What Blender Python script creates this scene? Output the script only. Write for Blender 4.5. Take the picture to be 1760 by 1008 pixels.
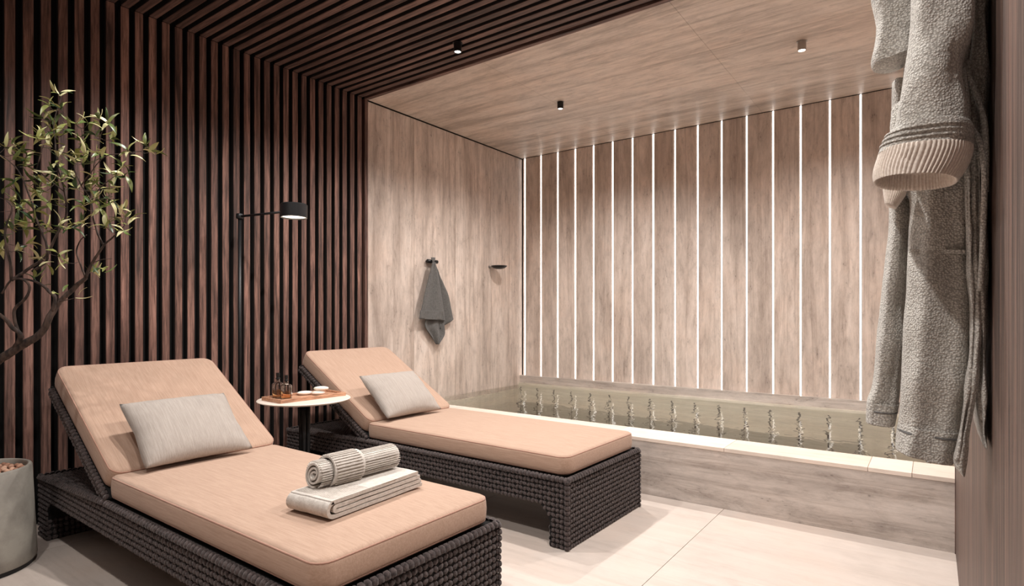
import bpy, bmesh, math, random
from mathutils import Vector, Matrix, noise
from math import sin, cos, pi, radians
rnd = random.Random(7)
for o in list(bpy.data.objects): bpy.data.objects.remove(o)
S = bpy.context.scene; C = S.collection

# ------------------------------------------------------------------ camera
FPX, TH, H, HY = 996.0, radians(35.9), 1.1, 541.0
cam_d = bpy.data.cameras.new('camera'); cam = bpy.data.objects.new('camera', cam_d); C.objects.link(cam)
cam.location = (0, 0, H); cam.rotation_euler = (pi/2, 0, TH)
cam_d.sensor_width = 36; cam_d.lens = 36*FPX/1760; cam_d.shift_y = (HY-504)/1760
cam_d.clip_start = .02
S.camera = cam
# ------------------------------------------------------------------ world, lights, exposure
CEIL = 2.87
w = bpy.data.worlds.new('world'); S.world = w; w.use_nodes = True
w.node_tree.nodes['Background'].inputs[0].default_value = (.9, .85, .8, 1)
w.node_tree.nodes['Background'].inputs[1].default_value = .15
S.view_settings.view_transform = 'Standard'; S.view_settings.look = 'None'
S.view_settings.gamma = 1; S.view_settings.use_curve_mapping = False
S.view_settings.exposure = 0.2
SPOT_POWER = 92.0
FILL_POWER = 6.0
SPOTS = [(-2.5, .30), (-2.5, 1.57), (-2.5, 2.85), (-2.5, 4.14), (-.68, .30), (-.68, 1.57), (-.68, 2.85), (-.68, 4.14)]
POOL_FILL = 14.0
def spot_light(x, y):
    L = bpy.data.lights.new('downlight_beam', 'SPOT'); L.energy = SPOT_POWER*(.45 if (x, y) == (-2.5, .30) else 1); L.color = (1, .96, .92)
    L.spot_size = radians(152); L.spot_blend = .85; L.shadow_soft_size = .028
    o = bpy.data.objects.new('downlight_beam', L); C.objects.link(o); o.location = (x, y, CEIL-.1)
for x, y in SPOTS: spot_light(x, y)
# added soft fill light below the lounge ceiling behind the viewer, no real fixture
A = bpy.data.lights.new('lounge_fill_light', 'AREA'); A.shape = 'RECTANGLE'; A.size = 2.6; A.size_y = 1.6; A.energy = FILL_POWER; A.color = (1, .93, .88)
ao = bpy.data.objects.new('lounge_fill_light', A); C.objects.link(ao); ao.location = (-1.9, -.7, CEIL-.12)

# added fill light hidden under the coping, brightens the basin
A2 = bpy.data.lights.new('pool_fill_light', 'AREA'); A2.shape = 'RECTANGLE'; A2.size = 3.6; A2.size_y = .05; A2.energy = POOL_FILL; A2.color = (1, .96, .9)
ao2 = bpy.data.objects.new('pool_fill_light', A2); C.objects.link(ao2); ao2.location = (-1.83, 3.66, .18); ao2.rotation_euler = (radians(70), 0, 0)

# ------------------------------------------------------------------ coordinates
Fv = (-sin(TH), cos(TH)); Rv = (cos(TH), sin(TH))
def ray(u, v):
    t = (u-880)/FPX
    return Vector((Fv[0]+t*Rv[0], Fv[1]+t*Rv[1], (HY-v)/FPX))
def atY(u, v, y): r = ray(u, v); k = y/r.y; return Vector((r.x*k, y, H+r.z*k))
def atX(u, v, x): r = ray(u, v); k = x/r.x; return Vector((x, r.y*k, H+r.z*k))
def atD(u, v, d): r = ray(u, v); return Vector((r.x*d, r.y*d, H+r.z*d))

# ------------------------------------------------------------------ materials
class NT:
    def __init__(s, name):
        s.m = bpy.data.materials.new(name); s.m.use_nodes = True
        s.n = s.m.node_tree.nodes; s.l = s.m.node_tree.links
        s.b = s.n['Principled BSDF']; s.out = s.n['Material Output']
    def add(s, t, **k):
        nd = s.n.new(t)
        for a, b in k.items():
            if a == 'i':
                for kk, vv in b.items():
                    if isinstance(vv, bpy.types.NodeSocket): s.l.new(vv, nd.inputs[kk])
                    else: nd.inputs[kk].default_value = vv
            else: setattr(nd, a, b)
        return nd
    def ramp(s, fac, stops):
        r = s.n.new('ShaderNodeValToRGB'); s.l.new(fac, r.inputs[0])
        e = r.color_ramp.elements
        while len(e) < len(stops): e.new(.5)
        for q, (p, c) in zip(e, stops): q.position = p; q.color = (*c, 1)
        return r.outputs[0]
    def mix(s, f, a, b, mode='MIX'):
        m = s.n.new('ShaderNodeMix'); m.data_type = 'RGBA'; m.blend_type = mode
        for i, vv in ((0, f), (6, a), (7, b)):
            if isinstance(vv, bpy.types.NodeSocket): s.l.new(vv, m.inputs[i])
            elif i == 0: m.inputs[0].default_value = vv
            else: m.inputs[i].default_value = (*vv, 1)
        return m.outputs[2]
    def bump(s, h, strength, dist, normal=None):
        b = s.add('ShaderNodeBump', i={'Strength': strength, 'Distance': dist, 'Height': h})
        if normal is not None: s.l.new(normal, b.inputs['Normal'])
        return b.outputs[0]
    def fin(s, col=None, rough=None, normal=None, **k):
        for key, vv in (('Base Color', col), ('Roughness', rough), ('Normal', normal)):
            if vv is None: continue
            if isinstance(vv, bpy.types.NodeSocket): s.l.new(vv, s.b.inputs[key])
            else: s.b.inputs[key].default_value = (*vv, 1) if isinstance(vv, tuple) else vv
        for key, vv in k.items(): s.b.inputs[key.replace('_', ' ')].default_value = vv
        return s.m
def lin(r, g, b):
    f = lambda c: (c/255/12.92 if c/255 <= .04045 else ((c/255+.055)/1.055)**2.4)
    return (f(r), f(g), f(b))
def coords(t, scale, obj_space=False, rand=True):
    tc = t.add('ShaderNodeTexCoord')
    src = tc.outputs['Object'] if obj_space else t.add('ShaderNodeNewGeometry').outputs['Position']
    oi = t.add('ShaderNodeObjectInfo')
    if rand:
        mul = t.add('ShaderNodeMath', operation='MULTIPLY', i={0: oi.outputs['Random'], 1: 37.0})
        ad = t.add('ShaderNodeVectorMath', operation='ADD', i={0: src, 1: mul.outputs[0]})
        src = ad.outputs[0]
    mp = t.add('ShaderNodeMapping', i={'Vector': src, 'Scale': scale})
    return mp.outputs[0], oi.outputs['Random'], src
def travertine(name, axis, base, dark, light, rand=True, rough=.45, contrast=1.0, pits=True):
    t = NT(name)
    sc = {'z': (4.8, 4.8, .7), 'x': (.6, 5.5, 5.5), 'y': (6, .7, 6)}[axis]
    co, rd, src = coords(t, sc, False, rand)
    n1 = t.add('ShaderNodeTexNoise', i={'Vector': co, 'Scale': 1.0, 'Detail': 12.0, 'Roughness': .72, 'Distortion': .5})
    mp3 = t.add('ShaderNodeMapping', i={'Vector': src, 'Scale': tuple(12 if q > 1 else 3.6 for q in sc)})
    n2 = t.add('ShaderNodeTexNoise', i={'Vector': mp3.outputs[0], 'Scale': 1.6, 'Detail': 10.0, 'Roughness': .78, 'Distortion': .4})
    n3 = t.add('ShaderNodeTexNoise', i={'Vector': src, 'Scale': 1.6, 'Detail': 6.0, 'Roughness': .65})
    mp4 = t.add('ShaderNodeMapping', i={'Vector': src, 'Scale': tuple(q*(3.5 if q > 1 else .9) for q in sc)})
    n4 = t.add('ShaderNodeTexNoise', i={'Vector': mp4.outputs[0], 'Scale': 1.0, 'Detail': 8.0, 'Roughness': .7, 'Distortion': .8})
    k = .13/contrast
    c1 = t.ramp(n1.outputs[0], [(.5-k*1.4, dark), (.5, base), (.5+k, light)])
    c2 = t.ramp(n2.outputs[0], [(.5-.13, (.68, .65, .63)), (.49, (1, .99, .98)), (.63, (1.2, 1.19, 1.18))])
    col = t.mix(min(1, .62*contrast), c1, c2, 'MULTIPLY')
    c4 = t.ramp(n4.outputs[0], [(.40, (.70, .66, .63)), (.48, (1, 1, 1))])
    col = t.mix(.55*contrast, col, c4, 'MULTIPLY')
    c3 = t.ramp(n3.outputs[0], [(.38, (.90, .90, .90)), (.5, (1, 1, 1)), (.62, (1.05, 1.01, .985))])
    col = t.mix(.8, col, c3, 'MULTIPLY')
    if pits:
        mp2 = t.add('ShaderNodeMapping', i={'Vector': src, 'Scale': tuple(55 if q > 1 else 26 for q in sc)})
        v = t.add('ShaderNodeTexVoronoi', i={'Vector': mp2.outputs[0], 'Scale': 1.0})
        gate = t.ramp(n2.outputs[0], [(.38, (1, 1, 1)), (.46, (0, 0, 0))])
        pit = t.ramp(v.outputs['Distance'], [(.14, (1, 1, 1)), (.3, (0, 0, 0))])
        pg = t.mix(1.0, gate, pit, 'MULTIPLY')
        col = t.mix(t.mix(1.0, pg, (.7, .7, .7), 'MULTIPLY'), col, tuple(c*.4 for c in dark))
    rv = t.ramp(rd, [(0, (.88, .87, .86)), (1, (1.10, 1.09, 1.08))])
    if rand: col = t.mix(.8, col, rv, 'MULTIPLY')
    return t.fin(col, rough, t.bump(n2.outputs[0], .12, .004))
M = {}
M['trav_wall'] = travertine('travertine_vertical', 'z', lin(212, 197, 187), lin(172, 157, 147), lin(227, 214, 205))
M['trav_panel'] = travertine('travertine_panels', 'z', lin(206, 191, 181), lin(170, 154, 144), lin(222, 208, 199))
M['trav_ceiling'] = travertine('travertine_ceiling', 'x', lin(214, 200, 188), lin(164, 149, 137), lin(226, 213, 202), rand=False, contrast=1.0, pits=False)
M['trav_curb'] = travertine('travertine_curb', 'x', lin(194, 183, 175), lin(156, 145, 138), lin(208, 198, 191), rand=False)
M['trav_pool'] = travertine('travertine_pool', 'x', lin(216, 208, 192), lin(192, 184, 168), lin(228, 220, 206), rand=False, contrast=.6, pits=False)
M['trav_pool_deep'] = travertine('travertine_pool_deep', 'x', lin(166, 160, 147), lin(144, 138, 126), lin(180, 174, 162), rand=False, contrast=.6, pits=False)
M['floor'] = travertine('floor_stone', 'x', lin(212, 199, 190), lin(196, 182, 173), lin(222, 211, 203), rand=True, rough=.45, contrast=.3, pits=False)
M['coping'] = travertine('coping_stone', 'x', lin(230, 215, 203), lin(212, 194, 180), lin(238, 226, 215), rand=True, rough=.4, contrast=.4, pits=False)
def plain(name, col, rough=.5, **k): return NT(name).fin(col, rough, **k)
def wood(name, base, dark, red, scale=(26, 26, 1.3), rough=.55, obj_space=True, spread=.5, rand=True):
    t = NT(name)
    co, rd, src = coords(t, scale, obj_space, rand)
    n1 = t.add('ShaderNodeTexNoise', i={'Vector': co, 'Scale': 1.0, 'Detail': 7.0, 'Roughness': .62, 'Distortion': 1.2})
    n2 = t.add('ShaderNodeTexNoise', i={'Vector': co, 'Scale': 4.5, 'Detail': 5.0, 'Roughness': .7})
    c = t.ramp(n1.outputs[0], [(.33, dark), (.5, base), (.66, red)])
    c2 = t.ramp(n2.outputs[0], [(.4, (.32, .29, .28)), (.54, (1.05, 1.05, 1.05))])
    c = t.mix(.75, c, c2, 'MULTIPLY')
    if rand:
        rv = t.ramp(rd, [(0, (1-spread*.5,)*3), (1, (1+spread*.5,)*3)])
        c = t.mix(1.0, c, rv, 'MULTIPLY')
    return t.fin(c, rough, t.bump(n2.outputs[0], .35, .003))
M['slat'] = wood('dark_walnut_slat', lin(116, 84, 74), lin(62, 44, 39), lin(152, 114, 101))
M['slat_shade'] = plain('shaded_slat_side', (.012, .009, .008), .8)  # near-black sides put the shade of the slat gaps into the colour
M['slat_x'] = wood('dark_walnut_ceiling_slat', lin(104, 80, 73), lin(64, 48, 44), lin(130, 102, 93), scale=(1.3, 26, 26))
M['veneer'] = wood('walnut_veneer', lin(104, 84, 75), lin(66, 53, 48), lin(126, 98, 86), scale=(60, 26, .8), obj_space=False, rand=False)
M['tray'] = wood('tray_wood', lin(206, 156, 124), lin(178, 126, 98), lin(220, 174, 144), scale=(60, 4, 60), rand=False)
M['black_back'] = plain('black_backing', (.006, .005, .005), .9)
M['black'] = plain('black_metal', (.012, .012, .013), .4, Metallic=.3)
M['gap'] = plain('shadow_gap', (.05, .04, .035), .9)
M['grout'] = plain('grout', lin(120, 104, 94), .9)
M['steel'] = plain('brushed_steel', (.45, .42, .4), .3, Metallic=.9)
M['white_top'] = plain('white_tabletop', lin(226, 212, 200), .45)
M['soap'] = plain('soap', lin(240, 232, 222), .5, Subsurface_Weight=.15)
M['towel_grey'] = None
def emis(name, col, st):
    t = NT(name); t.b.inputs['Emission Color'].default_value = (*col, 1); t.b.inputs['Emission Strength'].default_value = st
    return t.fin((.8, .8, .8), .5)
M['led'] = emis('led_strip', (1, .95, .90), 4.2)
M['lens'] = emis('lamp_lens', (1, .93, .86), 5)
M['lens_warm'] = emis('lamp_diffuser', (1, .86, .68), 1.3)
def fabric(name, base, light, weave=900, vertical=False, streak=(3, 60, 60), bump=.25, dist=.001, noise_amt=.5):
    t = NT(name)
    co, rd, src = coords(t, streak, True, True)
    n1 = t.add('ShaderNodeTexNoise', i={'Vector': co, 'Scale': 3.0, 'Detail': 5.0, 'Roughness': .7})
    n2 = t.add('ShaderNodeTexNoise', i={'Vector': src, 'Scale': weave, 'Detail': 2.0})
    c = t.ramp(n1.outputs[0], [(.35, base), (.65, light)])
    c = t.mix(noise_amt, c, t.ramp(n2.outputs[0], [(.3, (.75, .75, .75)), (.65, (1.1, 1.1, 1.1))]), 'MULTIPLY')
    nn = t.bump(n2.outputs[0], bump, dist, t.bump(n1.outputs[0], bump, dist))
    return t.fin(c, .92, nn, Sheen_Weight=.15)
M['cushion'] = fabric('peach_cushion_fabric', lin(172, 141, 121), lin(188, 158, 138), streak=(3, 60, 60))
M['piping'] = fabric('peach_piping', lin(160, 120, 102), lin(178, 138, 120))
M['pillow'] = fabric('grey_pillow_fabric', lin(158, 148, 140), lin(178, 168, 160), streak=(90, 3, 20), bump=.5)
M['wicker'] = fabric('dark_rope_weave', lin(42, 35, 35), lin(92, 80, 78), streak=(30, 30, 30), weave=300, bump=.5)
M['wicker_core'] = plain('weave_core', (.006, .005, .005), .95)
def terry(name, base, light, sc=210, dist=.004):
    t = NT(name)
    co, rd, src = coords(t, (1, 1, 1), False, False)
    v = t.add('ShaderNodeTexVoronoi', feature='F1', i={'Vector': co, 'Scale': sc, 'Randomness': .85})
    n = t.add('ShaderNodeTexNoise', i={'Vector': co, 'Scale': sc*3.0, 'Detail': 2.0})
    h = t.ramp(v.outputs['Distance'], [(.05, (1, 1, 1)), (.75, (0, 0, 0))])
    m1 = t.mix(.35, h, n.outputs[0])
    c = t.ramp(m1, [(.1, base), (.7, light)])
    return t.fin(c, .95, t.bump(m1, .9, dist), Sheen_Weight=.25)
M['robe'] = terry('terry_robe', lin(146, 141, 134), lin(216, 211, 203), sc=250, dist=.0035)
M['rib'] = terry('ribbed_cuff', lin(206, 192, 180), lin(224, 212, 200), dist=.0006)
M['towel_light'] = fabric('light_towel', lin(190, 181, 172), lin(214, 206, 198), weave=500, streak=(20, 20, 20), bump=.5, dist=.002)
M['towel_grey'] = fabric('grey_towel', lin(84, 82, 80), lin(104, 102, 100), weave=500, streak=(20, 20, 20), bump=.5, dist=.002)
# concrete pot
t = NT('concrete_pot'); co, rd, src = coords(t, (1, 1, 1), False, False)
n = t.add('ShaderNodeTexNoise', i={'Vector': co, 'Scale': 6.0, 'Detail': 8.0, 'Roughness': .65})
M['concrete'] = t.fin(t.ramp(n.outputs[0], [(.35, lin(132, 126, 118)), (.65, lin(166, 160, 150))]), .6, t.bump(n.outputs[0], .1, .003))
M['soil'] = plain('soil', lin(60, 44, 36), .95)
t = NT('clay_pebble'); oi = t.add('ShaderNodeObjectInfo')
M['pebble'] = t.fin(t.ramp(oi.outputs['Random'], [(0, lin(140, 96, 76)), (.5, lin(176, 130, 106)), (1, lin(206, 168, 144))]), .8)
t = NT('bark'); co, rd, src = coords(t, (30, 30, 8), False, False)
n = t.add('ShaderNodeTexNoise', i={'Vector': co, 'Scale': 2.0, 'Detail': 6.0})
M['bark'] = t.fin(t.ramp(n.outputs[0], [(.35, lin(34, 25, 22)), (.7, lin(88, 70, 61))]), .85, t.bump(n.outputs[0], .6, .006))
t = NT('leaf'); oi = t.add('ShaderNodeObjectInfo')
lc = t.ramp(oi.outputs['Random'], [(0, lin(30, 56, 28)), (.3, lin(84, 100, 46)), (.6, lin(150, 152, 86)), (1, lin(212, 204, 160))])
M['leaf'] = t.fin(lc, .42)
t = NT('leaf_mixed'); g_ = t.add('ShaderNodeNewGeometry')
M['leaf_mixed'] = t.fin(t.ramp(g_.outputs['Random Per Island'], [(0, lin(30, 56, 28)), (.3, lin(84, 100, 46)), (.6, lin(150, 152, 86)), (1, lin(212, 204, 160))]), .42)
def glass(name, col, rough=0.0):
    t = NT(name); return t.fin(col, rough, Transmission_Weight=1.0, IOR=1.45)
M['glass'] = glass('clear_glass', (.96, .95, .93))
M['amber'] = glass('amber_liquid', lin(236, 190, 140))
# pool water: rippled sheet, partly refracting, partly clear, partly mirror
t = NT('pool_water'); geo = t.add('ShaderNodeNewGeometry')
mp = t.add('ShaderNodeMapping', i={'Vector': geo.outputs['Position'], 'Scale': (1.2, 1.2, 1)})
n1 = t.add('ShaderNodeTexNoise', i={'Vector': mp.outputs[0], 'Scale': 4.0, 'Detail': 2.0, 'Distortion': .8})
n2 = t.add('ShaderNodeTexNoise', i={'Vector': mp.outputs[0], 'Scale': 1.3, 'Detail': 1.0})
nn = t.bump(n1.outputs[0], .45, .02, t.bump(n2.outputs[0], .3, .05))
rf = t.add('ShaderNodeBsdfRefraction', i={'Color': (.96, .955, .92, 1), 'IOR': 1.33, 'Roughness': 0.0, 'Normal': nn})
tr = t.add('ShaderNodeBsdfTransparent', i={'Color': (.93, .93, .90, 1)})
gl = t.add('ShaderNodeBsdfGlossy', i={'Color': (1, 1, 1, 1), 'Roughness': 0.02, 'Normal': nn})
fr = t.add('ShaderNodeFresnel', i={'IOR': 1.33, 'Normal': nn})
fm = t.add('ShaderNodeMath', operation='MULTIPLY', i={0: fr.outputs[0], 1: .22})
ma = t.add('ShaderNodeMixShader', i={0: .22, 1: rf.outputs[0], 2: tr.outputs[0]})
mb = t.add('ShaderNodeMixShader', i={0: fm.outputs[0], 1: ma.outputs[0], 2: gl.outputs[0]})
t.l.new(mb.outputs[0], t.out.inputs[0]); M['water'] = t.m

# ------------------------------------------------------------------ helpers
def mesh_obj(name, verts, faces, mat, parent=None, smooth=False):
    me = bpy.data.meshes.new(name); me.from_pydata([tuple(v) for v in verts], [], faces); me.update()
    if mat: me.materials.append(M[mat])
    if smooth: me.polygons.foreach_set('use_smooth', [True]*len(me.polygons))
    o = bpy.data.objects.new(name, me); C.objects.link(o)
    if parent: o.parent = parent
    return o
def bm_obj(name, bm, mat, parent=None, smooth=False):
    me = bpy.data.meshes.new(name); bmesh.ops.recalc_face_normals(bm, faces=bm.faces); bm.to_mesh(me); bm.free()
    if mat: me.materials.append(M[mat])
    if smooth: me.polygons.foreach_set('use_smooth', [True]*len(me.polygons))
    o = bpy.data.objects.new(name, me); C.objects.link(o)
    if parent: o.parent = parent
    return o
def bxb(bm, x0, x1, y0, y1, z0, z1, bev=0):
    r = bmesh.ops.create_cube(bm, size=1); vs = r['verts']
    for v in vs: v.co = Vector(((x0+x1)/2+v.co.x*(x1-x0), (y0+y1)/2+v.co.y*(y1-y0), (z0+z1)/2+v.co.z*(z1-z0)))
    if bev:
        es = list({e for v in vs for e in v.link_edges})
        bmesh.ops.bevel(bm, geom=es, offset=bev, segments=1, affect='EDGES')
def box(name, x0, x1, y0, y1, z0, z1, mat, parent=None, bev=0):
    bm = bmesh.new(); bxb(bm, x0, x1, y0, y1, z0, z1, bev); return bm_obj(name, bm, mat, parent)
def struct(o): o['kind'] = 'structure'; return o
def tag(o, label, cat, group=None):
    o['label'] = label; o['category'] = cat
    if group: o['group'] = group
    return o
def empty(name, loc, rz=0, parent=None):
    o = bpy.data.objects.new(name, None); C.objects.link(o); o.location = loc; o.rotation_euler = (0, 0, rz)
    o.empty_display_size = .1
    if parent: o.parent = parent
    return o
def copy_obj(o, parent=None, loc=None):
    c = o.copy(); C.objects.link(c)
    if parent: c.parent = parent
    if loc is not None: c.location = loc
    return c
def copy_tree(o, parent=None):
    c = o.copy(); C.objects.link(c); c.parent = parent
    for ch in list(o.children): copy_tree(ch, c)
    return c
def loft(rings, cap0=True, cap1=True, closed=True):
    vs = []; fs = []; n = len(rings[0])
    for r in rings: vs += [tuple(p) for p in r]
    for i in range(len(rings)-1):
        for j in range(n if closed else n-1):
            k = (j+1) % n
            fs.append((i*n+j, i*n+k, (i+1)*n+k, (i+1)*n+j))
    if cap0: fs.append(tuple(range(n-1, -1, -1)))
    if cap1: fs.append(tuple(range((len(rings)-1)*n, len(rings)*n)))
    return vs, fs
def lathe(name, prof, mat, parent=None, loc=(0, 0, 0), n=32, smooth=True):
    rings = [[(loc[0]+r*cos(2*pi*j/n), loc[1]+r*sin(2*pi*j/n), loc[2]+z) for j in range(n)] for r, z in prof]
    vs, fs = loft(rings)
    o = mesh_obj(name, vs, fs, mat, parent, smooth)
    if smooth: autosmooth(o)
    return o
def autosmooth(o, ang=40):
    # split look at hard edges
    me = o.data; bm = bmesh.new(); bm.from_mesh(me)
    for e in bm.edges:
        if len(e.link_faces) == 2 and e.calc_face_angle(0) > radians(ang): e.smooth = False
    bm.to_mesh(me); bm.free()
def tube(pts, radii, n=8):
    pts = [Vector(p) for p in pts]; rings = []
    up = Vector((0, 0, 1)); prev = None
    for i, p in enumerate(pts):
        d = (pts[min(i+1, len(pts)-1)]-pts[max(i-1, 0)]).normalized()
        if prev is None: a = d.orthogonal().normalized()
        else: a = (prev-d*prev.dot(d)).normalized()
        prev = a; b = d.cross(a); r = radii[i] if hasattr(radii, '__len__') else radii
        rings.append([p+a*r*cos(2*pi*j/n)+b*r*sin(2*pi*j/n) for j in range(n)])
    return loft(rings)
def catmull(pts, k=4):
    P = [Vector(p) for p in pts]; out = []
    for i in range(len(P)-1):
        a, b, c, d = P[max(i-1, 0)], P[i], P[i+1], P[min(i+2, len(P)-1)]
        for j in range(k):
            s = j/k
            out.append(.5*((2*b)+(c-a)*s+(2*a-5*b+4*c-d)*s*s+(3*b-a-3*c+d)*s**3))
    out.append(P[-1]); return out

# ------------------------------------------------------------------ room shell
XL, XR, YB, YR, YS = -3.79, .09, 5.40, -1.9, 3.17   # left face (slat fronts -3.76), right, back, rear, stone border
CURB0, CURB1, CURBZ, WZ = 3.355, 3.62, .345, .315
SP = .0735; SW = .043; ST = .045
def shade_sides(o, axis, sgn):
    o.data.materials.append(M['slat_shade'])
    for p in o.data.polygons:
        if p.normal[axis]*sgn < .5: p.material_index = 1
# left wall, slatted part
wl = struct(box('wall_left', -3.95, -3.76-ST-.004, YR, YS, 0, CEIL+.1, 'black_back'))
bm = bmesh.new(); bxb(bm, 0, ST, 0, SW, 0, CEIL, .003)
proto = None; ys = []
y = YS-.062-SW
while y > YR: ys.append(y); y -= SP
for i, y in enumerate(ys):
    if proto is None: proto = bm_obj('slat', bm, 'slat', wl); shade_sides(proto, 0, 1); o = proto
    else: o = copy_obj(proto)
    o.location = (-3.76-ST, y, 0)
box('edge_trim', -3.76-ST, -3.755, YS-.035, YS-.001, 0, CEIL, 'slat', wl, .002)
# ceiling over the lounge
cl = struct(box('ceiling', -3.95, .4, YR, YS, CEIL+ST+.004, CEIL+.2, 'black_back'))
bm = bmesh.new(); bxb(bm, 0, XR+3.76, 0, SW, 0, ST, .003)
proto = None
for i, y in enumerate(ys):
    if proto is None: proto = bm_obj('slat', bm, 'slat_x', cl); shade_sides(proto, 2, -1); o = proto
    else: o = copy_obj(proto)
    o.location = (-3.76, y, CEIL)
box('edge_trim', -3.76, XR, YS-.035, YS-.001, CEIL-.005, CEIL+ST, 'slat_x', cl, .002)
# stone ceiling over the pool
cs = struct(box('ceiling_pool', -3.95, .4, YS, 5.6, CEIL+.03, CEIL+.2, 'gap'))
xs = [-3.765, -2.55, -1.2, XR+.05]; yy = [YS, 3.93, 4.68, YB-.004]
for i in range(3):
    for j in range(3):
        box('stone_panel', xs[i]+.0008, xs[i+1]-.0008, yy[j]+.0008, yy[j+1]-.0008, CEIL, CEIL+.03, 'trav_ceiling', cs)
# stone part of left wall
wsl = struct(box('wall_left_stone', -3.95, -3.80, YS, 5.6, -.5, CEIL+.03, 'gap'))
yj = [YS, 3.70, 4.26, 4.82, YB-.003]
for i in range(4): box('stone_panel', -3.80, -3.765, yj[i]+.0012, yj[i+1]-.0012, .0, CEIL-.012, 'trav_wall', wsl, .001)
# back wall: panels and light strips
wb = struct(box('wall_back', -3.95, .4, YB+.03, 5.6, -1.8, CEIL+.03, 'gap'))
pitch = .2182; x0 = -3.733
pm = None
for k in range(-1, 18):
    a = x0+pitch*k+.011; b = x0+pitch*(k+1)-.011
    if k == -1: a = -3.755
    if a > XR+.1 or b <= a: continue
    box('stone_panel', a, b, YB, YB+.03, .40, CEIL-.004, 'trav_panel', wb, .0015)
for k in range(0, 18):
    cxs = x0+pitch*k
    if cxs > XR+.05: continue
    box('light_strip', cxs-.0058, cxs+.0058, YB+.006, YB+.03, .415, CEIL-.002, 'led', wb)
    box('strip_channel', cxs-.0108, cxs+.0108, YB+.008, YB+.0305, .412, CEIL-.004, 'steel', wb)
# right wall
wr = struct(box('wall_right', XR, XR+.12, YR, CURB0-.002, 0, CEIL+.1, 'veneer'))
box('edge_trim', XR-.003, XR+.05, CURB0-.010, CURB0, 0, CEIL+.05, 'slat', wr)
struct(box('wall_right_stone', XR+.035, XR+.12, CURB0, 5.6, -1.8, CEIL+.03, 'trav_wall'))
struct(box('wall_rear', -3.95, .4, YR-.1, YR, 0, CEIL+.1, 'trav_wall'))
# floor
fl = struct(box('floor', -3.95, .3, YR, CURB0+.02, -.2, -.018, 'grout'))
fx = [-4.0+.65, -2.15, -.95, XR+.02]; fx = [-3.80]+fx; fy = [YR, -1.0, .95-.6, 1.55, CURB0+.0]
fy = [YR, -.43, 1.46, CURB0]
for i in range(4):
    for j in range(3):
        if fx[i+1]-fx[i] < .05: continue
        box('tile', fx[i]+.0013, fx[i+1]-.0013, fy[j]+.0013, fy[j+1]-.0013, -.018, 0, 'floor', fl)
# pool
pool = tag(empty('pool', (-1.8, CURB0, 0)), 'sunken stone bathing pool behind a low travertine wall with pale coping', 'pool')
def P(o): o.parent = pool; o.matrix_parent_inverse = Matrix.Translation((1.8, -CURB0, 0)); return o
P(box('curb_wall', -3.764, XR+.03, CURB0, CURB1-.01, -1.6, CURBZ-.022, 'trav_curb'))
cj = [-3.765, -3.05, -2.35, -1.65, -.95, -.255, -.075, XR+.03]
for i in range(len(cj)-1): P(box('coping_tile', cj[i]+.0008, cj[i+1]-.0008, CURB0-.003, CURB1, CURBZ-.022, CURBZ, 'coping', None, .0015))
P(box('rear_ledge', -3.765, XR+.03, YB-.055, YB-.001, -1.6, .415, 'trav_curb'))
# deep basin: light stone with a darker lower course on the far side, added dark bars in line with the wall panels
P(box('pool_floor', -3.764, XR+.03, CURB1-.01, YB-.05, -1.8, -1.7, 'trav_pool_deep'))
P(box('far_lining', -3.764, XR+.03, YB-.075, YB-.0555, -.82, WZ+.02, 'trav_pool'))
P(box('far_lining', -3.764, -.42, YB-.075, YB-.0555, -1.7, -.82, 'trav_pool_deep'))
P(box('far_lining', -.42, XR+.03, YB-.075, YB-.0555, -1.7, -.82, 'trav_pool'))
P(box('left_lining', -3.764, -3.752, CURB1, YB-.07, -1.7, .0, 'trav_pool'))
P(box('fill_light_strip', -3.6, -.06, CURB1-.011, CURB1+.012, .15, .21, 'steel'))  # added housing for the hidden basin fill light
jm = bmesh.new()
for k in range(0, 18):
    cxs = x0+pitch*k
    if cxs < XR: bxb(jm, cxs-.007, cxs+.007, YB-.0765, YB-.07, -1.7, .12)
P(bm_obj('reflection_bars', jm, 'gap'))  # dark bars stand in for the light strips' reflections in the water
# water sheet
bm = bmesh.new(); bxb(bm, -3.763, XR+.033, CURB1+.0005, YB-.0562, WZ-.004, WZ)
for f in [f for f in bm.faces if abs(f.calc_center_median().z-WZ) > .001]: bm.faces.remove(f)
tag(bm_obj('water', bm, 'water'), 'clear rippled greenish pool water level with the coping', 'water')

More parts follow.
